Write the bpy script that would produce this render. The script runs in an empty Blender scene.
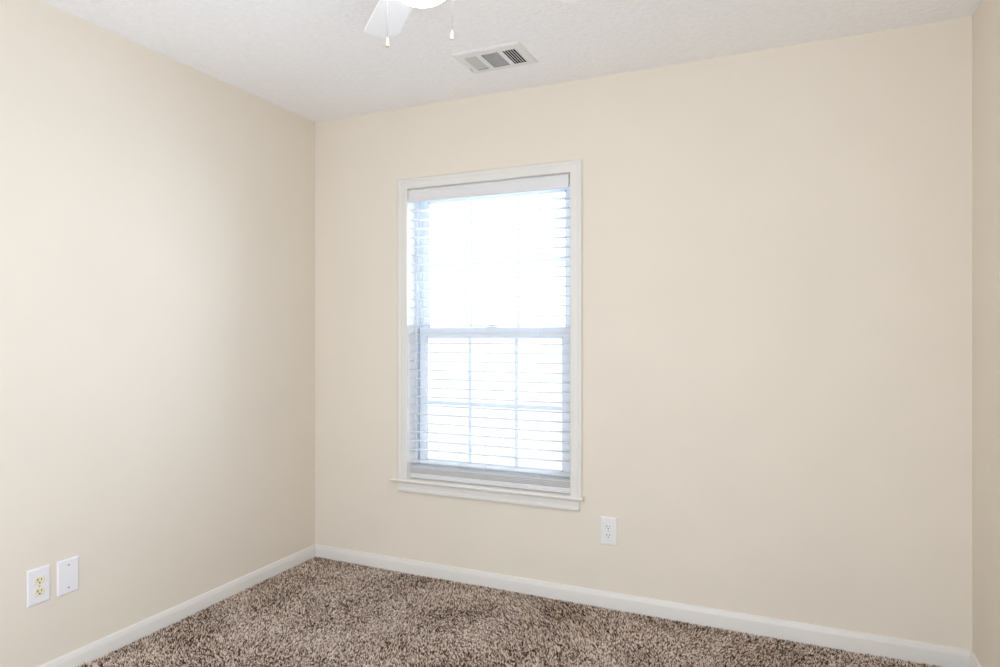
import bpy, bmesh, math, random
import numpy as np
from mathutils import Vector, Matrix

PI = math.pi
random.seed(4)
sc = bpy.context.scene
C = sc.collection

# ------------------------------------------------------------------ camera, sky, exposure
cam_d = bpy.data.cameras.new('camera')
cam_d.sensor_width = 36.0
cam_d.lens = 660.0 / 1000.0 * 36.0
cam_d.clip_start = 0.02
cam = bpy.data.objects.new('camera', cam_d)
C.objects.link(cam)
cam.location = (2.439, -2.954, 1.26)
cam.rotation_euler = (PI / 2, 0, math.radians(23.9))
sc.camera = cam

world = bpy.data.worlds.new('overcast_sky')
sc.world = world
world.use_nodes = True
wn, wl = world.node_tree.nodes, world.node_tree.links
wn.clear()
w_out = wn.new('ShaderNodeOutputWorld')
w_bg = wn.new('ShaderNodeBackground')
w_tc = wn.new('ShaderNodeTexCoord')
w_sep = wn.new('ShaderNodeSeparateXYZ')
w_map = wn.new('ShaderNodeMapRange')
w_map.inputs['From Min'].default_value = 0.10
w_map.inputs['From Max'].default_value = 0.60
w_mix = wn.new('ShaderNodeMix')
w_mix.data_type = 'RGBA'
SKY_FILL = (2.58, 2.76, 3.07, 1)       # fill light added for the two openings behind and beside the camera
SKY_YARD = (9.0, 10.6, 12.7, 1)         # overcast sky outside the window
w_mix.inputs[6].default_value = SKY_FILL
w_mix.inputs[7].default_value = SKY_YARD
wl.new(w_tc.outputs['Generated'], w_sep.inputs[0])
wl.new(w_sep.outputs['Y'], w_map.inputs['Value'])
wl.new(w_map.outputs[0], w_mix.inputs[0])
# sky dimmed behind the window view, brightened on the right to light the walls
w_side = wn.new('ShaderNodeMapRange')
w_side.interpolation_type = 'SMOOTHSTEP'
w_side.inputs['From Min'].default_value = -0.30
w_side.inputs['From Max'].default_value = 0.35
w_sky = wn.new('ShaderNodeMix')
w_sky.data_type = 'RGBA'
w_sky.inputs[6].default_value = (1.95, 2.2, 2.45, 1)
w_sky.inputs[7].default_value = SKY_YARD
wl.new(w_sep.outputs['X'], w_side.inputs['Value'])
wl.new(w_side.outputs[0], w_sky.inputs[0])
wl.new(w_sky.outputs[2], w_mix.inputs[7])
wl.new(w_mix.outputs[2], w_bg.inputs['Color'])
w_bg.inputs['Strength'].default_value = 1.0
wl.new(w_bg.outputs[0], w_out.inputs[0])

vs = sc.view_settings
sc.display_settings.display_device = 'sRGB'
vs.view_transform = 'Standard'
vs.look = 'None'
vs.gamma = 1.0
vs.use_curve_mapping = False
vs.exposure = 0.05
sc.cycles.max_bounces = 16
sc.cycles.diffuse_bounces = 10
sc.cycles.transparent_max_bounces = 16
sc.cycles.use_denoising = True

ROOM_W, ROOM_D, ROOM_H, WT = 3.05, 3.16, 2.44, 0.14
OPEN_X0, OPEN_X1, OPEN_Z = 0.35, 2.95, 2.15      # unseen opening behind the camera, added to let in fill light
SIDE_Y0, SIDE_Y1, SIDE_Z = -3.00, -2.15, 2.15     # unseen opening in the right-hand wall, added to light the left wall
WX0, WX1, WZ0, WZ1 = 0.604, 1.491, 0.505, 2.012  # clear window opening


def portal(name, loc, rot, sx, sy):
    l = bpy.data.lights.new(name, 'AREA')
    l.shape = 'RECTANGLE'
    l.size, l.size_y = sx, sy
    l.cycles.is_portal = True
    o = bpy.data.objects.new(name, l)
    o.location = loc
    o.rotation_euler = rot
    C.objects.link(o)


portal('window_daylight', ((WX0 + WX1) / 2, WT + 0.06, (WZ0 + WZ1) / 2), (-PI / 2, 0, 0), WX1 - WX0 + 0.1, WZ1 - WZ0 + 0.1)
portal('rear_fill_portal', ((OPEN_X0 + OPEN_X1) / 2, -ROOM_D - WT, OPEN_Z / 2), (PI / 2, 0, 0), OPEN_X1 - OPEN_X0, OPEN_Z)  # portal for the opening added behind the camera as fill
portal('side_fill_portal', (ROOM_W + WT, (SIDE_Y0 + SIDE_Y1) / 2, SIDE_Z / 2), (0, PI / 2, 0), SIDE_Z, SIDE_Y1 - SIDE_Y0)  # portal for the added side opening that fills the left wall


# ------------------------------------------------------------------ materials
def mat(name, col, rough=0.5, spec=0.3, metal=0.0, noise=None, bump=None, transl=0.0):
    m = bpy.data.materials.new(name)
    m.use_nodes = True
    n, l = m.node_tree.nodes, m.node_tree.links
    b = n['Principled BSDF']
    b.inputs['Base Color'].default_value = (*col, 1)
    b.inputs['Roughness'].default_value = rough
    b.inputs['Specular IOR Level'].default_value = spec
    b.inputs['Metallic'].default_value = metal
    tc = n.new('ShaderNodeTexCoord')
    if noise:
        scale, amt = noise
        t = n.new('ShaderNodeTexNoise')
        t.inputs['Scale'].default_value = scale
        t.inputs['Detail'].default_value = 3
        r = n.new('ShaderNodeValToRGB')
        r.color_ramp.elements[0].position = 0.3
        r.color_ramp.elements[1].position = 0.7
        r.color_ramp.elements[0].color = (*[c * (1 - amt) for c in col], 1)
        r.color_ramp.elements[1].color = (*[min(1, c * (1 + amt)) for c in col], 1)
        l.new(tc.outputs['Object'], t.inputs['Vector'])
        l.new(t.outputs['Fac'], r.inputs[0])
        l.new(r.outputs[0], b.inputs['Base Color'])
    if bump:
        scale, strength, dist = bump
        t = n.new('ShaderNodeTexNoise')
        t.inputs['Scale'].default_value = scale
        t.inputs['Detail'].default_value = 4
        k = n.new('ShaderNodeBump')
        k.inputs['Strength'].default_value = strength
        k.inputs['Distance'].default_value = dist
        l.new(tc.outputs['Object'], t.inputs['Vector'])
        l.new(t.outputs['Fac'], k.inputs['Height'])
        l.new(k.outputs[0], b.inputs['Normal'])
    if transl:
        tr = n.new('ShaderNodeBsdfTranslucent')
        tr.inputs['Color'].default_value = (*col, 1)
        mx = n.new('ShaderNodeMixShader')
        mx.inputs[0].default_value = transl
        l.new(b.outputs[0], mx.inputs[1])
        l.new(tr.outputs[0], mx.inputs[2])
        l.new(mx.outputs[0], n['Material Output'].inputs[0])
    return m


M = {}
M['wall'] = mat('beige_wall_paint', (0.758, 0.698, 0.602), 0.7, 0.1, noise=(3.0, 0.012), bump=(220, 0.06, 0.002))
M['ceiling'] = mat('textured_ceiling_paint', (0.90, 0.905, 0.91), 0.9, 0.1, noise=(45, 0.02), bump=(55, 0.5, 0.010))
M['trim'] = mat('white_trim_paint', (0.735, 0.718, 0.675), 0.35, 0.4, noise=(6, 0.01))
M['vinyl'] = mat('white_vinyl', (0.82, 0.86, 0.90), 0.4, 0.4, noise=(9, 0.01), transl=0.12)
M['jamb'] = mat('white_jamb_paint', (0.84, 0.84, 0.83), 0.45, 0.3, noise=(7, 0.01))
M['slat'] = mat('white_blind_slats', (0.86, 0.86, 0.86), 0.45, 0.35, noise=(8, 0.008), transl=0.2)
M['valance'] = mat('white_blind_valance', (0.72, 0.72, 0.72), 0.5, 0.3, noise=(8, 0.008))
M['cord'] = mat('white_cord', (0.75, 0.75, 0.74), 0.8, 0.1, noise=(60, 0.04))
M['plate'] = mat('white_cover_plate', (0.80, 0.80, 0.83), 0.35, 0.45, noise=(12, 0.008))
M['plate_b'] = mat('white_wall_plate', (0.78, 0.78, 0.77), 0.35, 0.45, noise=(12, 0.008))
M['ivory'] = mat('ivory_plastic', (0.80, 0.74, 0.52), 0.4, 0.4, noise=(30, 0.02))
M['slot'] = mat('dark_slot', (0.05, 0.04, 0.03), 0.7, 0.2, noise=(40, 0.1))
M['screw'] = mat('painted_screw_head', (0.58, 0.58, 0.60), 0.45, 0.4, metal=0.2, noise=(60, 0.05))
M['register'] = mat('white_enamelled_steel', (0.78, 0.78, 0.77), 0.4, 0.4, noise=(15, 0.01))
M['duct'] = mat('dark_duct_lining', (0.035, 0.033, 0.03), 0.9, 0.1, noise=(20, 0.2))
M['fan'] = mat('white_fan_enamel', (0.90, 0.925, 0.95), 0.35, 0.4, noise=(10, 0.008))
M['chain'] = mat('nickel_chain', (0.24, 0.23, 0.21), 0.6, 0.2, metal=0.0, noise=(80, 0.05))
M['fob'] = mat('pale_wooden_fob', (0.62, 0.52, 0.40), 0.4, 0.4, noise=(50, 0.04))
M['fob_white'] = mat('white_porcelain_fob', (0.66, 0.64, 0.60), 0.3, 0.5, noise=(50, 0.02))
M['brass'] = mat('sash_lock_metal', (0.75, 0.75, 0.74), 0.35, 0.5, noise=(30, 0.03))

gm = bpy.data.materials.new('frosted_lit_globe')
gm.use_nodes = True
n, l = gm.node_tree.nodes, gm.node_tree.links
b = n['Principled BSDF']
b.inputs['Base Color'].default_value = (0.9, 0.89, 0.86, 1)
b.inputs['Roughness'].default_value = 0.35
t = n.new('ShaderNodeTexNoise')
t.inputs['Scale'].default_value = 25
r = n.new('ShaderNodeValToRGB')
r.color_ramp.elements[0].color = (1.0, 0.97, 0.92, 1)
r.color_ramp.elements[1].color = (1.0, 0.98, 0.94, 1)
l.new(t.outputs['Fac'], r.inputs[0])
l.new(r.outputs[0], b.inputs['Emission Color'])
b.inputs['Emission Strength'].default_value = 20.0
M['globe'] = gm


def see_through(name, col, keep, gloss):
    """A sheet that lets a share of the light straight through: glass, insect screen."""
    m = bpy.data.materials.new(name)
    m.use_nodes = True
    n, l = m.node_tree.nodes, m.node_tree.links
    n.remove(n['Principled BSDF'])
    tr = n.new('ShaderNodeBsdfTransparent')
    tr.inputs['Color'].default_value = (*col, 1)
    if gloss:
        g = n.new('ShaderNodeBsdfGlossy')
        g.inputs['Roughness'].default_value = 0.02
        fr = n.new('ShaderNodeFresnel')
        fr.inputs['IOR'].default_value = 1.25
        fac = fr.outputs[0]
    else:
        # fine woven mesh: an even grey veil, the threads far too small to resolve
        tr.inputs['Color'].default_value = (keep, keep, keep, 1)
        l.new(tr.outputs[0], n['Material Output'].inputs[0])
        return m
    mx = n.new('ShaderNodeMixShader')
    l.new(fac, mx.inputs[0])
    l.new(tr.outputs[0], mx.inputs[1])
    l.new(g.outputs[0], mx.inputs[2])
    l.new(mx.outputs[0], n['Material Output'].inputs[0])
    return m


M['glass'] = see_through('window_glass', (0.98, 0.99, 1.0), 1, True)
M['screen'] = see_through('insect_screen_mesh', (1, 1, 1), 0.80, False)


def carpet_material(name, per_tuft):
    m = bpy.data.materials.new(name)
    m.use_nodes = True
    n, l = m.node_tree.nodes, m.node_tree.links
    b = n['Principled BSDF']
    b.inputs['Roughness'].default_value = 0.95
    b.inputs['Specular IOR Level'].default_value = 0.05
    r = n.new('ShaderNodeValToRGB')
    r.color_ramp.interpolation = 'LINEAR'
    e = r.color_ramp.elements
    stops = [(0.0, (0.050, 0.030, 0.020)), (0.25, (0.115, 0.072, 0.050)), (0.42, (0.41, 0.295, 0.225)),
             (0.66, (0.76, 0.61, 0.505)), (1.0, (0.95, 0.86, 0.77))]
    e[0].position, e[0].color = stops[0][0], (*stops[0][1], 1)
    e[1].position, e[1].color = stops[-1][0], (*stops[-1][1], 1)
    for p, c in stops[1:-1]:
        x = e.new(p)
        x.color = (*c, 1)
    if per_tuft:
        g = n.new('ShaderNodeNewGeometry')
        # heathered yarn; the patch-to-patch drift paints in the shading of leaning pile
        tc = n.new('ShaderNodeTexCoord')
        t = n.new('ShaderNodeTexNoise')
        t.inputs['Scale'].default_value = 3.2
        t.inputs['Detail'].default_value = 3
        l.new(tc.outputs['Object'], t.inputs['Vector'])
        k = n.new('ShaderNodeMapRange')
        k.inputs['From Min'].default_value = 0.32
        k.inputs['From Max'].default_value = 0.68
        k.inputs['To Min'].default_value = -0.14
        k.inputs['To Max'].default_value = 0.14
        l.new(t.outputs['Fac'], k.inputs['Value'])
        ad = n.new('ShaderNodeMath')
        ad.use_clamp = True
        l.new(g.outputs['Random Per Island'], ad.inputs[0])
        l.new(k.outputs[0], ad.inputs[1])
        l.new(ad.outputs[0], r.inputs[0])
    else:
        tc = n.new('ShaderNodeTexCoord')
        v = n.new('ShaderNodeTexVoronoi')
        v.inputs['Scale'].default_value = 130
        l.new(tc.outputs['Object'], v.inputs['Vector'])
        l.new(v.outputs['Color'], r.inputs[0])
    l.new(r.outputs[0], b.inputs['Base Color'])
    return m


M['pile'] = carpet_material('frieze_carpet_yarn', True)
M['backing'] = carpet_material('frieze_carpet_ground', False)


# ------------------------------------------------------------------ helpers
def box(bm, x0, x1, y0, y1, z0, z1, bevel=0.0):
    vs_ = [bm.verts.new(p) for p in ((x0, y0, z0), (x1, y0, z0), (x1, y1, z0), (x0, y1, z0),
                                     (x0, y0, z1), (x1, y0, z1), (x1, y1, z1), (x0, y1, z1))]
    fs = [bm.faces.new([vs_[i] for i in f]) for f in ((0, 3, 2, 1), (4, 5, 6, 7), (0, 1, 5, 4), (1, 2, 6, 5), (2, 3, 7, 6), (3, 0, 4, 7))]
    if bevel:
        es = list({e for f in fs for e in f.edges})
        bmesh.ops.bevel(bm, geom=es, offset=bevel, segments=2, profile=0.6, affect='EDGES')


def lathe(bm, prof, seg=32, origin=(0, 0, 0)):
    """prof: (radius, z) from top to bottom; closed with caps."""
    o = Vector(origin)
    rings = []
    for r_, z in prof:
        if r_ <= 1e-6:
            rings.append([bm.verts.new(o + Vector((0, 0, z)))])
        else:
            rings.append([bm.verts.new(o + Vector((r_ * math.cos(2 * PI * k / seg), r_ * math.sin(2 * PI * k / seg), z))) for k in range(seg)])
    for a, c in zip(rings, rings[1:]):
        for k in range(seg):
            j = (k + 1) % seg
            if len(a) == 1 and len(c) == 1:
                continue
            if len(a) == 1:
                bm.faces.new((a[0], c[k], c[j]))
            elif len(c) == 1:
                bm.faces.new((a[k], c[0], a[j]))
            else:
                bm.faces.new((a[k], c[k], c[j], a[j]))
    for ring in (rings[0], rings[-1]):
        if len(ring) > 1:
            bm.faces.new(ring)


def prism(bm, pts, axis, a0, a1):
    """Extrude a polygon along an axis: pts are the two other coordinates in xyz order."""
    def P(p, a):
        return {'x': (a, p[0], p[1]), 'y': (p[0], a, p[1]), 'z': (p[0], p[1], a)}[axis]
    A = [bm.verts.new(P(p, a0)) for p in pts]
    B = [bm.verts.new(P(p, a1)) for p in pts]
    bm.faces.new(A)
    bm.faces.new(B[::-1])
    for i in range(len(pts)):
        j = (i + 1) % len(pts)
        bm.faces.new((A[i], B[i], B[j], A[j]))


def obj(name, bm, m, parent=None, smooth=False, loc=(0, 0, 0)):
    bmesh.ops.recalc_face_normals(bm, faces=bm.faces[:])
    me = bpy.data.meshes.new(name)
    bm.to_mesh(me)
    bm.free()
    if smooth:
        me.polygons.foreach_set('use_smooth', [True] * len(me.polygons))
        try:
            me.set_sharp_from_angle(angle=math.radians(40))
        except Exception:
            pass
    me.materials.append(M[m])
    o = bpy.data.objects.new(name, me)
    o.location = loc
    C.objects.link(o)
    if parent:
        o.parent = parent
    return o


def tag(o, label=None, cat=None, group=None, kind=None):
    if label: o['label'] = label
    if cat: o['category'] = cat
    if group: o['group'] = group
    if kind: o['kind'] = kind
    return o


def empty(name, loc=(0, 0, 0), rot=(0, 0, 0)):
    o = bpy.data.objects.new(name, None)
    o.empty_display_size = 0.05
    o.location = loc
    o.rotation_euler = rot
    C.objects.link(o)
    return o


# ------------------------------------------------------------------ room shell
bm = bmesh.new()
box(bm, -WT, ROOM_W + WT, -ROOM_D - WT, WT, -0.12, 0.0)
tag(obj('floor', bm, 'backing'), 'floor under the brown speckled carpet', 'floor', kind='structure')

VX0, VX1, VY0, VY1 = 1.146, 1.404, -0.452, -0.292     # duct hole in the ceiling
bm = bmesh.new()
X0, X1, Y0, Y1 = -WT, ROOM_W + WT, -ROOM_D - WT, WT
xs, ys = [X0, VX0, VX1, X1], [Y0, VY0, VY1, Y1]
for zz in (ROOM_H, ROOM_H + 0.12):
    g = [[bm.verts.new((x, y, zz)) for y in ys] for x in xs]
    for i in range(3):
        for j in range(3):
            if (i, j) != (1, 1):
                bm.faces.new((g[i][j], g[i + 1][j], g[i + 1][j + 1], g[i][j + 1]))
bm.verts.ensure_lookup_table()
be = [e for e in bm.edges if len(e.link_faces) == 1]
low = [e for e in be if e.verts[0].co.z < ROOM_H + .01]
for e in low:
    a, c = e.verts
    a2 = next(v for v in bm.verts if v.co.z > ROOM_H + .05 and (v.co.xy - a.co.xy).length < 1e-5)
    c2 = next(v for v in bm.verts if v.co.z > ROOM_H + .05 and (v.co.xy - c.co.xy).length < 1e-5)
    bm.faces.new((a, c, c2, a2))
tag(obj('ceiling', bm, 'ceiling'), 'white textured ceiling above the beige room', 'ceiling', kind='structure')


def wall_with_hole(bm, x0, x1, z0, z1, hx0, hx1, hz0, hz1, y0, y1):
    """A wall slab in the xz plane with one rectangular hole, as one closed mesh."""
    xs, zs = [x0, hx0, hx1, x1], [z0, hz0, hz1, z1]
    G = []
    for y in (y0, y1):
        G.append([[bm.verts.new((x, y, z)) for z in zs] for x in xs])
    for s in G:
        for i in range(3):
            for j in range(3):
                if (i, j) != (1, 1):
                    bm.faces.new((s[i][j], s[i + 1][j], s[i + 1][j + 1], s[i][j + 1]))
    ring = [(i, 0) for i in range(3)] + [(3, j) for j in range(3)] + [(i, 3) for i in (3, 2, 1)] + [(0, j) for j in (3, 2, 1)]
    for rg in (ring, [(1, 1), (2, 1), (2, 2), (1, 2)]):
        for a, c in zip(rg, rg[1:] + rg[:1]):
            bm.faces.new((G[0][a[0]][a[1]], G[0][c[0]][c[1]], G[1][c[0]][c[1]], G[1][a[0]][a[1]]))


JT = 0.014
bm = bmesh.new()
wall_with_hole(bm, 0.0, ROOM_W, 0, ROOM_H, WX0 - JT, WX1 + JT, WZ0 - 0.03, WZ1 + JT, 0, WT)
tag(obj('wall_back', bm, 'wall'), 'beige painted wall holding the window', 'wall', kind='structure')
bm = bmesh.new()
box(bm, -WT, 0, -ROOM_D - WT, WT, 0, ROOM_H)
tag(obj('wall_left', bm, 'wall'), 'beige painted wall with two white plates low down', 'wall', kind='structure')
bm = bmesh.new()
box(bm, ROOM_W, ROOM_W + WT, SIDE_Y1, WT, 0, ROOM_H)
box(bm, ROOM_W, ROOM_W + WT, -ROOM_D - WT, SIDE_Y0, 0, ROOM_H)
box(bm, ROOM_W, ROOM_W + WT, SIDE_Y0, SIDE_Y1, SIDE_Z, ROOM_H)
tag(obj('wall_right', bm, 'wall'), 'beige wall meeting the window wall, to the right of the window', 'wall', kind='structure')
bm = bmesh.new()
box(bm, 0, OPEN_X0, -ROOM_D - WT, -ROOM_D, 0, ROOM_H)
box(bm, OPEN_X1, ROOM_W, -ROOM_D - WT, -ROOM_D, 0, ROOM_H)
box(bm, OPEN_X0, OPEN_X1, -ROOM_D - WT, -ROOM_D, OPEN_Z, ROOM_H)
tag(obj('wall_front', bm, 'wall'), 'beige wall with a wide opening added for light, facing the window wall', 'wall', kind='structure')

BH = 0.083
BPROF = [(0, 0), (0.0135, 0), (0.0135, 0.060), (0.0120, 0.066), (0.0095, 0.071), (0.0085, 0.076), (0.0060, 0.0815), (0.003, BH), (0, BH)]


def baseboard(name, label, axis, wallpos, sign, a0, a1):
    bm = bmesh.new()
    if axis == 'x':
        prism(bm, [(wallpos + sign * d, z) for d, z in BPROF], 'x', a0, a1)
    else:
        prism(bm, [(wallpos + sign * d, z) for d, z in BPROF], 'y', a0, a1)
    tag(obj(name, bm, 'trim', smooth=True), label, 'baseboard', kind='structure')


baseboard('baseboard_back', 'white baseboard along the window wall', 'x', 0, -1, 0.0, ROOM_W)
baseboard('baseboard_left', 'white baseboard under the two white wall plates', 'y', 0, 1, -ROOM_D, -0.0135)
baseboard('baseboard_right', 'white baseboard on the narrow strip of wall at the right', 'y', ROOM_W, -1, SIDE_Y1, -0.0135)


# ------------------------------------------------------------------ window
win = tag(empty('window_1', ((WX0 + WX1) / 2, 0, WZ0)), 'white double-hung window with grilles, behind the lowered white blind', 'window', kind='structure')
WO = Vector(((WX0 + WX1) / 2, 0, WZ0))


def wpart(name, bm, m, parent=None, smooth=False):
    bmesh.ops.translate(bm, verts=bm.verts[:], vec=-WO)
    return obj(name, bm, m, parent or win, smooth)


# jamb lining
bm = bmesh.new()
box(bm, WX0 - JT, WX0, 0.0, WT, WZ0, WZ1)
box(bm, WX1, WX1 + JT, 0.0, WT, WZ0, WZ1)
box(bm, WX0 - JT, WX1 + JT, 0.0, WT, WZ1, WZ1 + JT)
wpart('jamb', bm, 'jamb')

# casing: a moulded profile mitred round three sides
CW = 0.0570
CP = [(0.0, 0.0), (0.0, 0.009), (0.003, 0.0125), (0.007, 0.0135), (0.033, 0.0150), (0.036, 0.0140), (0.039, 0.0165), (0.046, 0.0175), (0.052, 0.0165), (CW, 0.012), (CW, 0.0)]
bm = bmesh.new()
RV = 0.0
path = [((WX0, WZ0 - 0.001), (-1, 0)), ((WX0, WZ1), (-1, 0.94)), ((WX1, WZ1), (1, 0.94)), ((WX1, WZ0 - 0.001), (1, 0))]
rings = [[bm.verts.new((p[0] + d[0] * u, -t_, p[1] + d[1] * u)) for u, t_ in CP] for p, d in path]
for a, c in zip(rings, rings[1:]):
    for i in range(len(CP)):
        j = (i + 1) % len(CP)
        bm.faces.new((a[i], a[j], c[j], c[i]))
bm.faces.new(rings[0])
bm.faces.new(rings[-1][::-1])
wpart('casing', bm, 'trim', smooth=True)

# stool (inner sill board) with horns and rounded nose, apron below
bm = bmesh.new()
ST = 0.019
nose = [(-0.029, WZ0 - ST + 0.004), (-0.031, WZ0 - ST / 2), (-0.029, WZ0 - 0.004), (-0.025, WZ0)]
pts = [(-0.0001, WZ0 - ST), (-0.025, WZ0 - ST)] + nose + [(-0.0001, WZ0)]
prism(bm, pts, 'x', 0.512, 1.558)
prism(bm, [(0, WZ0 - ST), (0, WZ0), (WT, WZ0), (WT, WZ0 - ST)], 'x', WX0 - JT + .001, WX1 + JT - .001)
wpart('stool', bm, 'trim', smooth=True)
AZ1 = WZ0 - ST
AP = [(0, AZ1 - 0.050), (-0.014, AZ1 - 0.050), (-0.0170, AZ1 - 0.046), (-0.0170, AZ1 - 0.033), (-0.0140, AZ1 - 0.029), (-0.0115, AZ1 - 0.028),
      (-0.0125, AZ1 - 0.024), (-0.0105, AZ1 - 0.004), (-0.0100, AZ1), (0, AZ1)]
bm = bmesh.new()
prism(bm, AP, 'x', 0.5530, 1.5370)
wpart('apron', bm, 'trim', smooth=True)

# vinyl main frame with track ribs
F0, F1 = 0.072, 0.139
FX0, FX1, FZ0, FZ1 = 0.630, 1.464, 0.535, 1.992
bm = bmesh.new()
box(bm, WX0, FX0, F0 + 0.030, F1, WZ0, WZ1)
box(bm, FX1, WX1, F0 + 0.030, F1, WZ0, WZ1)
box(bm, WX0, FX0 - 0.012, F0, F0 + 0.030, WZ0, WZ1, 0.002)
box(bm, FX1 + 0.012, WX1, F0, F0 + 0.030, WZ0, WZ1, 0.002)
box(bm, FX0, FX1, F0, F1, FZ1, WZ1)
box(bm, FX0, FX1, F0, F1, WZ0, FZ0)
wpart('window_frame', bm, 'vinyl')


def sash(name, x0, x1, z0, z1, y0, y1, st, rb, rt, mx, mz, mw):
    """stiles, rails and the grille of one sash; the pane is its child"""
    bm = bmesh.new()
    box(bm, x0, x0 + st, y0, y1, z0, z1, 0.0025)
    box(bm, x1 - st, x1, y0, y1, z0, z1, 0.0025)
    box(bm, x0 + st - .002, x1 - st + .002, y0 + .0005, y1 - .0005, z0, z0 + rb, 0.0025)
    box(bm, x0 + st - .002, x1 - st + .002, y0 + .0005, y1 - .0005, z1 - rt, z1, 0.0025)
    # glazing bead, a step in from the sash face
    g0, g1 = y0 + 0.007, y1 - 0.004
    bw = 0.008
    box(bm, x0 + st - .001, x0 + st + bw, g0, g1, z0 + rb - .001, z1 - rt + .001, 0.001)
    box(bm, x1 - st - bw, x1 - st + .001, g0, g1, z0 + rb - .001, z1 - rt + .001, 0.001)
    box(bm, x0 + st, x1 - st, g0, g1, z0 + rb - .001, z0 + rb + bw, 0.001)
    box(bm, x0 + st, x1 - st, g0, g1, z1 - rt - bw, z1 - rt + .001, 0.001)
    s = wpart(name, bm, 'vinyl')
    bm = bmesh.new()
    ym = (y0 + y1) / 2
    for x in mx:
        box(bm, x - mw / 2, x + mw / 2, ym - .004, ym + .004, z0 + rb, z1 - rt, 0.0015)
    box(bm, x0 + st, x1 - st, ym - .0035, ym + .0035, mz - mw / 2, mz + mw / 2, 0.0015)
    wpart('muntin_grille', bm, 'vinyl', s)
    bm = bmesh.new()
    box(bm, x0 + st, x1 - st, ym + .0045, ym + .0085, z0 + rb, z1 - rt)
    wpart('glass_pane', bm, 'glass', s)
    return s


MX = (0.922, 1.180)
lower = sash('lower_sash', 0.6305, 1.4635, FZ0, 1.289, 0.079, 0.104, 0.036, 0.055, 0.046, MX, 0.896, 0.020)
upper = sash('upper_sash', 0.6305, 1.4635, 1.248, FZ1, 0.109, 0.134, 0.030, 0.036, 0.034, (0.915, 1.179), 1.622, 0.016)
bm = bmesh.new()
box(bm, 1.015, 1.075, 0.083, 0.104, 1.289, 1.296, 0.002)
box(bm, 1.035, 1.062, 0.085, 0.100, 1.295, 1.304, 0.003)
box(bm, 1.042, 1.098, 0.087, 0.093, 1.299, 1.305, 0.002)
wpart('sash_lock', bm, 'brass', lower)
bm = bmesh.new()
box(bm, 0.622, 1.472, 0.1405, 0.1415, 0.507, 1.270)
scr = wpart('insect_screen', bm, 'screen')
bm = bmesh.new()
for a in ((0.612, 0.626, 0.500, 1.282), (1.468, 1.482, 0.500, 1.282)):
    box(bm, a[0], a[1], 0.1402, 0.1500, a[2], a[3], 0.0015)
box(bm, 0.626, 1.468, 0.1402, 0.1500, 0.500, 0.512, 0.0015)
box(bm, 0.626, 1.468, 0.1402, 0.1500, 1.270, 1.282, 0.0015)
wpart('screen_frame', bm, 'vinyl', scr)


# ------------------------------------------------------------------ venetian blind
SX0, SX1, SYC, SD = 0.607, 1.4835, 0.039, 0.050
BO = Vector(((SX0 + SX1) / 2, SYC, 2.012))
blind = tag(empty('venetian_blind', BO), 'white horizontal slat blind lowered over the window with open slats', 'blind')


def bpart(name, bm, m, parent=None, smooth=False):
    bmesh.ops.translate(bm, verts=bm.verts[:], vec=-BO)
    return obj(name, bm, m, parent or blind, smooth)


bm = bmesh.new()
prism(bm, [(0.0045, 1.944), (0.003, 1.947), (0.003, 1.957), (0.0045, 1.960), (0.0045, 1.994), (0.003, 1.997), (0.003, 2.004), (0.005, 2.0065),
           (0.011, 2.0065), (0.011, 1.944)], 'x', 0.6045, 1.4785)
bpart('valance', bm, 'valance')
bm = bmesh.new()
box(bm, SX0 + .003, SX1 - .003, 0.0115, 0.066, 1.962, 2.0115, 0.002)
bpart('head_rail', bm, 'slat')


def slat(bm, z, tilt, yc=SYC, n=6):
    top, bot = [], []
    for k in range(n + 1):
        s = (k / n - 0.5) * SD
        crown = 0.0022 * (1 - (2 * s / SD) ** 2)
        yy = s * math.cos(tilt)
        zz = s * math.sin(tilt)
        top.append((yc + yy, z + zz + crown + .0014))
        bot.append((yc + yy, z + zz + crown - .0014))
    prism(bm, bot + top[::-1], 'x', SX0, SX1)


PITCH = 0.0463
bm = bmesh.new()
z = 1.3003 + 13 * PITCH
zs_open = []
while z > 0.612:
    if z < 1.945:
        slat(bm, z, math.radians(-2))
        zs_open.append(z)
    z -= PITCH
# the surplus slats gathered on the bottom rail
for zz, ti in ((0.5410, 5), (0.5490, 6), (0.5570, 7), (0.5650, 7), (0.5915, 4)):
    slat(bm, zz, math.radians(ti))
bpart('slats', bm, 'slat')
bm = bmesh.new()
prism(bm, [(0.0135, 0.508), (0.0135, 0.5135), (0.020, 0.515), (0.0145, 0.5285), (0.0145, 0.5325), (0.018, 0.5340), (0.060, 0.5340), (0.064, 0.531), (0.064, 0.508)], 'x', SX0, SX1)
bpart('bottom_rail', bm, 'slat', smooth=True)
for x in (0.760, 1.045, 1.335):
    bm = bmesh.new()
    for yy in (0.0125, 0.0655):
        lathe(bm, [(0.0009, 1.964), (0.0009, 0.532)], 6, (x, yy, 0))
    for zz in zs_open:
        box(bm, x - .0008, x + .0008, 0.0125, 0.0655, zz - .0026, zz - .0014)
    bpart('ladder_cord', bm, 'cord')


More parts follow.
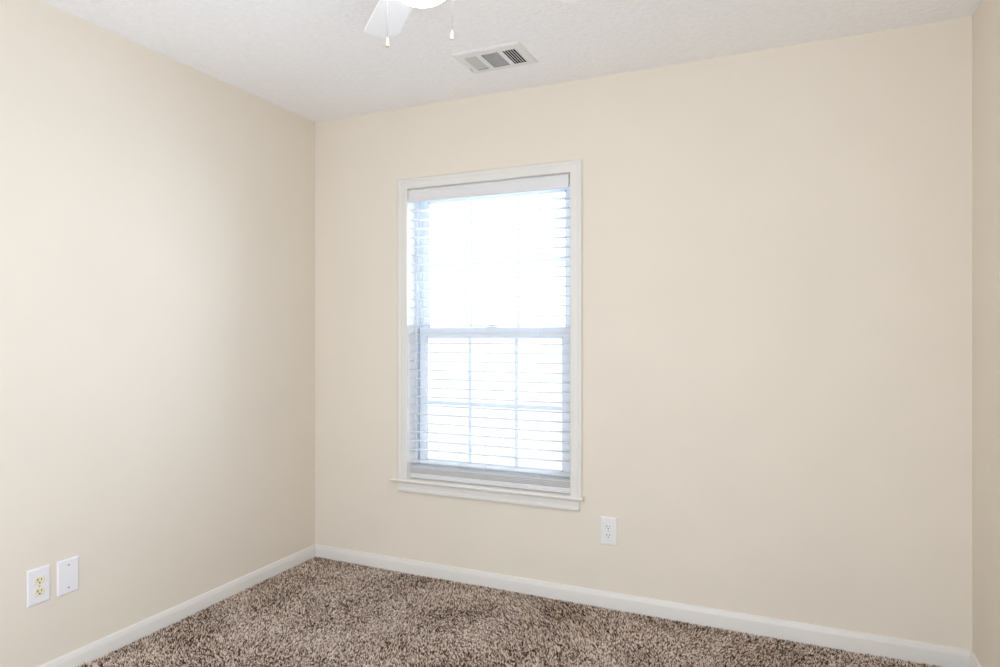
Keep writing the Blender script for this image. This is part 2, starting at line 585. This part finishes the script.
# ------------------------------------------------------------------ wall plates (built facing -y, then turned onto their wall)
def cover_plate(w, h, t=0.006):
    bm = bmesh.new()
    a = [bm.verts.new((sx * w / 2, 0, sz * h / 2)) for sx, sz in ((-1, -1), (1, -1), (1, 1), (-1, 1))]
    b1 = [bm.verts.new((sx * w / 2, -t * .45, sz * h / 2)) for sx, sz in ((-1, -1), (1, -1), (1, 1), (-1, 1))]
    b2 = [bm.verts.new((sx * (w / 2 - .0025), -t * .85, sz * (h / 2 - .0025))) for sx, sz in ((-1, -1), (1, -1), (1, 1), (-1, 1))]
    c = [bm.verts.new((sx * (w / 2 - .006), -t, sz * (h / 2 - .006))) for sx, sz in ((-1, -1), (1, -1), (1, 1), (-1, 1))]
    bm.faces.new(a)
    for p, q in ((a, b1), (b1, b2), (b2, c)):
        for i in range(4):
            j = (i + 1) % 4
            bm.faces.new((p[i], p[j], q[j], q[i]))
    bm.faces.new(c)
    return bm


def disc(bm, x, z, r, y0, y1, seg=20, flat=None):
    pts = []
    for k in range(seg):
        a = 2 * PI * k / seg
        px, pz = r * math.cos(a), r * math.sin(a)
        if flat:
            pz = max(-flat, min(flat, pz))
        pts.append((x + px, z + pz))
    prism(bm, pts, 'y', y0, y1)


def screw_head(x, z, y, parent, m='screw', r=0.0034):
    bm = bmesh.new()
    disc(bm, x, z, r, y - 0.0012, y + 0.001, 14)
    s = obj('screw', bm, m, parent)
    bm = bmesh.new()
    box(bm, x - r * .8, x + r * .8, y - 0.0015, y - 0.0011, z - .0005, z + .0005)
    obj('screw_slot', bm, 'slot', s)


def outlet(loc, rot, label, plate_m, face_m):
    root = tag(empty('electrical_outlet', loc, rot), label, 'outlet')
    obj('cover_plate', cover_plate(0.0775, 0.1265), plate_m, root)
    for s in (1, -1):
        bm = bmesh.new()
        disc(bm, 0, s * 0.0195, 0.0172, -0.0085, -0.0055, 32, 0.0142)
        rc = obj('receptacle', bm, face_m, root)
        if face_m == 'ivory':
            tag(rc, 'ivory socket face')
        zc = s * 0.0195
        for name, (cx, cz, w, h) in (('socket_slot', (-0.0063, zc + .0035, .0026, .0085)), ('socket_slot', (0.0063, zc + .0035, .0024, .0070))):
            bm = bmesh.new()
            box(bm, cx - w / 2, cx + w / 2, -0.0089, -0.0083, cz - h / 2, cz + h / 2)
            obj(name, bm, 'slot', rc)
        bm = bmesh.new()
        disc(bm, 0, zc - .0075, 0.0027, -0.0089, -0.0083, 12)
        obj('ground_hole', bm, 'slot', rc)
    screw_head(0, 0, -0.006, root, 'screw')
    return root


outlet((1.6724, 0, 0.3595), (0, 0, 0), 'white electrical outlet on the window wall, right of the window', 'plate_b', 'plate_b')
outlet((0, -1.4815, 0.3680), (0, 0, PI / 2), 'white electrical outlet with ivory sockets, beside the blank plate', 'plate', 'ivory')
bp = tag(empty('blank_wall_plate', (0, -1.3778, 0.3678), (0, 0, PI / 2)), 'blank white wall plate with two screws, beside the ivory-socket outlet', 'wall plate')
obj('cover_plate', cover_plate(0.0780, 0.1265), 'plate', bp)
for s in (1, -1):
    screw_head(0, s * 0.0415, -0.006, bp, 'screw', 0.0042)


# ------------------------------------------------------------------ ceiling air register
VC = Vector((1.275, -0.375, ROOM_H))
reg = tag(empty('air_register', VC), 'white three-way air register in the ceiling near the window wall', 'air vent')


def rpart(name, bm, m, parent=None):
    bmesh.ops.translate(bm, verts=bm.verts[:], vec=-VC)
    return obj(name, bm, m, parent or reg)


P1, P2, P3 = (1.156, 1.214), (1.237, 1.314), (1.335, 1.394)
PY0, PY1 = -0.443, -0.301
ox0, ox1, oy0, oy1 = 1.120, 1.430, -0.490, -0.264
# face plate: stepped frame with three openings
bm = bmesh.new()
xs = [ox0 + .012, P1[0], P1[1], P2[0], P2[1], P3[0], P3[1], ox1 - .012]
ys = [oy0 + .012, PY0, PY1, oy1 - .012]
zf, zt = ROOM_H - 0.0075, ROOM_H - 0.0055
for zz in (zf, zt):
    g = [[bm.verts.new((x, y, zz)) for y in ys] for x in xs]
    for i in range(7):
        for j in range(3):
            if not (j == 1 and i in (1, 3, 5)):
                bm.faces.new((g[i][j], g[i + 1][j], g[i + 1][j + 1], g[i][j + 1]))
    if zz == zf:
        gf = g
for e in [e for e in bm.edges if len(e.link_faces) == 1 and abs(e.verts[0].co.z - zf) < 1e-6]:
    pass
rim_o = [bm.verts.new(p) for p in ((ox0, oy0, ROOM_H - .0002), (ox1, oy0, ROOM_H - .0002), (ox1, oy1, ROOM_H - .0002), (ox0, oy1, ROOM_H - .0002))]
rim_m = [bm.verts.new(p) for p in ((ox0 + .001, oy0 + .001, ROOM_H - .0035), (ox1 - .001, oy0 + .001, ROOM_H - .0035), (ox1 - .001, oy1 - .001, ROOM_H - .0035), (ox0 + .001, oy1 - .001, ROOM_H - .0035))]
rim_i = [bm.verts.new((x, y, zf)) for x, y in ((xs[0], ys[0]), (xs[-1], ys[0]), (xs[-1], ys[-1]), (xs[0], ys[-1]))]
for p, q in ((rim_o, rim_m), (rim_m, rim_i)):
    for i in range(4):
        j = (i + 1) % 4
        bm.faces.new((p[i], p[j], q[j], q[i]))
rpart('face_plate', bm, 'register')


def blade_strip(bm, p0, p1, lean, depth, t=0.0009):
    """one louver between p0 and p1 on the face, its upper edge offset by `lean`"""
    p0, p1, L = Vector(p0), Vector(p1), Vector(lean).normalized() * depth
    side = (p1 - p0).normalized().cross(L).normalized() * t / 2
    vs_ = [bm.verts.new(p + s * side + k * L) for p in (p0, p1) for s in (-1, 1) for k in (0, 1)]
    bmesh.ops.convex_hull(bm, input=vs_)


for (xa, xb), lean in ((P1, 1), (P3, -1)):
    bm = bmesh.new()
    nl = 6 if lean > 0 else 5
    for k in range(nl):
        x = xa + (xb - xa) * (k + .5 - .42 * lean) / nl if lean > 0 else xa + (xb - xa) * (k + .98) / nl
        blade_strip(bm, (x, PY0, zf + .0005), (x, PY1, zf + .0005), (lean * .8, 0, 1) if lean > 0 else (lean * .9, 0, .60), 0.012)
    rpart('louver_bank', bm, 'register')
bm = bmesh.new()
for k in range(13):
    y = PY0 + (PY1 - PY0) * (k + .3) / 13
    blade_strip(bm, (P2[0], y, zf + .0005), (P2[1], y, zf + .0005), (0, .85, 1), 0.013)
rpart('louver_bank', bm, 'register')
bm = bmesh.new()
for a in ((VX0, VX0 + .002, VY0, VY1), (VX1 - .002, VX1, VY0, VY1), (VX0, VX1, VY0, VY0 + .002), (VX0, VX1, VY1 - .002, VY1)):
    box(bm, a[0], a[1], a[2], a[3], ROOM_H - .004, ROOM_H + .14)
box(bm, VX0, VX1, VY0, VY1, ROOM_H + .138, ROOM_H + .14)
rpart('duct_boot', bm, 'duct')
bm = bmesh.new()
box(bm, 1.1375, 1.1405, -0.345, -0.318, zf - .012, zf + .001, 0.001)
box(bm, 1.1365, 1.1415, -0.350, -0.340, zf - .014, zf - .006, 0.001)
rpart('damper_lever', bm, 'register')
for x in (ox0 + .022, ox1 - .018):
    bm = bmesh.new()
    lathe(bm, [(0.0036, zf + .001), (0.0036, zf - .001), (0.002, zf - .0018)], 12, (x, -0.377, 0))
    rpart('screw', bm, 'register')


# ------------------------------------------------------------------ ceiling fan
FC = Vector((1.521, -1.413, 0))
fan = tag(empty('ceiling_fan', (FC.x, FC.y, ROOM_H)), 'white ceiling fan with a lit frosted globe and two pull chains', 'ceiling fan')
FO = Vector((0, 0, ROOM_H))


def fpart(name, bm, m, parent=None, smooth=True):
    bmesh.ops.translate(bm, verts=bm.verts[:], vec=-FO)
    return obj(name, bm, m, parent or fan, smooth)


bm = bmesh.new()
lathe(bm, [(0.070, 2.4395), (0.082, 2.436), (0.085, 2.424), (0.085, 2.405), (0.112, 2.398), (0.124, 2.388), (0.128, 2.372), (0.128, 2.330),
           (0.122, 2.312), (0.104, 2.302), (0.070, 2.297)], 48)
fpart('motor_housing', bm, 'fan')
bm = bmesh.new()
lathe(bm, [(0.055, 2.298), (0.055, 2.270), (0.062, 2.264), (0.064, 2.258), (0.064, 2.240), (0.076, 2.236), (0.0785, 2.231), (0.0785, 2.223), (0.074, 2.221)], 40)
fpart('light_fitter', bm, 'fan')
bm = bmesh.new()
ga, gc, gz = 0.089, 0.060, 2.213
prof = [(0.070, gz + .014)] + [(ga * math.cos(a), gz + gc * math.sin(a)) for a in [math.radians(12 - 102 * k / 18) for k in range(18)]] + [(0, gz - gc)]
lathe(bm, prof, 40)
fpart('light_globe', bm, 'globe')

BZ, BR0, BR1, BW0, BW1, PITCH_A = 2.281, 0.165, 0.519, 0.050, 0.0600, math.radians(-6)
for k in range(4):
    az = math.radians(136.1 + 90 * k)
    R = Matrix.Rotation(az, 4, 'Z')
    T = Matrix.Translation((0, 0, BZ)) @ R @ Matrix.Rotation(PITCH_A, 4, 'X')
    bm = bmesh.new()
    pts = [(BR0, -BW0 + .012), (BR0, BW0 - .012), (BR0 + .012, BW0)]
    rc = 0.016
    e1 = BR1 - 0.016
    for a in range(0, 91, 18):
        pts.append((e1 - rc + rc * math.sin(math.radians(a)), BW1 - rc + rc * math.cos(math.radians(a))))
    for s in range(1, 8):
        v = 1 - 2 * s / 8
        pts.append((e1 + 0.016 * (1 - v * v), (BW1 - rc) * v))
    for a in range(90, -1, -18):
        pts.append((e1 - rc + rc * math.sin(math.radians(a)), -(BW1 - rc + rc * math.cos(math.radians(a)))))
    pts.append((BR0 + .012, -BW0))
    prism(bm, pts, 'z', -0.003, 0.003)
    bmesh.ops.transform(bm, matrix=T, verts=bm.verts[:])
    bl = fpart('fan_blade', bm, 'fan', smooth=False)
    bm = bmesh.new()
    prism(bm, [(0.095, -.016), (0.095, .016), (0.150, .014), (0.190, .034), (0.225, .030), (0.232, 0), (0.225, -.030), (0.190, -.034), (0.150, -.014)], 'z', 0.0032, 0.0075)
    bmesh.ops.transform(bm, matrix=T, verts=bm.verts[:])
    box_bm = bm
    bm2 = bmesh.new()
    box(bm2, 0.085, 0.110, -.014, .014, BZ - .001, 2.306)
    bmesh.ops.transform(bm2, matrix=R, verts=bm2.verts[:])
    tmp = bpy.data.meshes.new('bracket')
    bm2.to_mesh(tmp)
    bm2.free()
    box_bm.from_mesh(tmp)
    bpy.data.meshes.remove(tmp)
    fpart('blade_bracket', box_bm, 'fan', bl, smooth=False)

cx, sx_ = math.cos(math.radians(23.9)), math.sin(math.radians(23.9))
for off, zb, fm in ((-0.0895, 2.033, 'fob'), (0.0865, 2.0525, 'fob_white')):
    x, y = off * cx, off * sx_
    bm = bmesh.new()
    d = 1 if off > 0 else -1
    # little arm out of the fitter, then the hanging ball chain
    segs = 5
    z0, z1 = 2.250, zb + .024
    prof = []
    nb = int((z0 - z1) / 0.0034)
    for q in range(nb):
        zz = z0 - q * 0.0034
        prof += [(0.0004, zz), (0.0009, zz - .0012), (0.0009, zz - .0022), (0.0004, zz - .0034)]
    lathe(bm, prof, 8, (x, y, 0))
    px0 = 0.060 * d
    tube = [bm.verts.new((px0 * cx + (-sx_) * w, px0 * sx_ + cx * w, 2.250 + h)) for w, h in ((-.0015, -.0015), (.0015, -.0015), (.0015, .0015), (-.0015, .0015))]
    tub2 = [bm.verts.new((x + d * .001 * cx + (-sx_) * w, y + d * .001 * sx_ + cx * w, 2.250 + h)) for w, h in ((-.0015, -.0015), (.0015, -.0015), (.0015, .0015), (-.0015, .0015))]
    bm.faces.new(tube)
    bm.faces.new(tub2[::-1])
    for i in range(4):
        j = (i + 1) % 4
        bm.faces.new((tube[i], tube[j], tub2[j], tub2[i]))
    ch = fpart('pull_chain', bm, 'chain')
    bm = bmesh.new()
    lathe(bm, [(0.0, zb + .0255), (0.0022, zb + .025), (0.0034, zb + .021), (0.0042, zb + .014), (0.0060, zb + .006), (0.0062, zb + .0025), (0.0045, zb + .0003), (0, zb)], 16, (x, y, 0))
    tag(fpart('pull_fob', bm, fm, ch), 'pale wooden bell-shaped fob' if fm == 'fob' else 'white bell-shaped fob')


# ------------------------------------------------------------------ carpet pile (nobody could count the tufts)
rng = np.random.default_rng(11)


def tufts(x0, x1, y0, y1, step):
    gx, gy = np.meshgrid(np.arange(x0, x1, step), np.arange(y0, y1, step))
    p = np.stack([gx.ravel(), gy.ravel()], 1)
    p += rng.uniform(-.48, .48, p.shape) * step
    return p, np.full(len(p), step)


def lowfreq(p, seed):
    """smooth field for the way the pile has been brushed and trodden"""
    r_ = np.random.default_rng(seed)
    out = np.zeros(len(p))
    for k in range(14):
        th = r_.uniform(0, 2 * PI)
        f = r_.uniform(3, 13)
        out += np.sin(f * (p[:, 0] * math.cos(th) + p[:, 1] * math.sin(th)) + r_.uniform(0, 6.28)) / math.sqrt(14 / 2)
    return out


pa, sa = tufts(0.016, ROOM_W - 0.016, -1.30, -0.016, 0.0056)
pb, sb = tufts(0.016, ROOM_W - 0.016, -2.5, -1.30, 0.0115)
P = np.concatenate([pa, pb])
S = np.concatenate([sa, sb])
N = len(P)
P[:, 0] = np.clip(P[:, 0], .0155, ROOM_W - .0155)
P[:, 1] = np.clip(P[:, 1], -2.52, -.0155)
lift = 0.004 + 0.011 * np.clip(1 - P[:, 0] / 2.2, 0, 1)       # the pad under the carpet is a little fuller on the left
h = lift + S * rng.uniform(0.8, 1.5, N)
rad = S * rng.uniform(0.60, 0.85, N)
lean = S[:, None] * (rng.normal(0, .30, (N, 2)) * 1.7 + np.stack([lowfreq(P, 3), lowfreq(P, 8) + .3], 1) * .5)
ang = rng.uniform(0, 2 * PI, N)
V = np.zeros((N, 4, 3), np.float32)
for k in range(3):
    V[:, k, 0] = P[:, 0] + rad * np.cos(ang + k * 2 * PI / 3)
    V[:, k, 1] = P[:, 1] + rad * np.sin(ang + k * 2 * PI / 3)
    V[:, k, 2] = lift - 0.002
V[:, 3, :2] = P + lean
V[:, 3, 2] = h
V[:, :, 0] = np.clip(V[:, :, 0], 0.0137, ROOM_W - .0137)
V[:, :, 1] = np.clip(V[:, :, 1], -2.6, -.0137)
base = (np.arange(N) * 4)[:, None]
tri = np.concatenate([base + np.array([[0, 1, 3]]), base + np.array([[1, 2, 3]]), base + np.array([[2, 0, 3]])], 1).reshape(-1).astype(np.int32)
me = bpy.data.meshes.new('carpet_pile')
me.vertices.add(N * 4)
me.vertices.foreach_set('co', V.reshape(-1))
me.loops.add(len(tri))
me.loops.foreach_set('vertex_index', tri)
me.polygons.add(len(tri) // 3)
me.polygons.foreach_set('loop_start', np.arange(0, len(tri), 3, dtype=np.int32))
me.polygons.foreach_set('loop_total', np.full(len(tri) // 3, 3, np.int32))
me.update()
me.validate()
me.materials.append(M['pile'])
co = bpy.data.objects.new('carpet', me)
C.objects.link(co)
tag(co, 'brown and beige speckled frieze carpet covering the floor', 'carpet', kind='stuff')
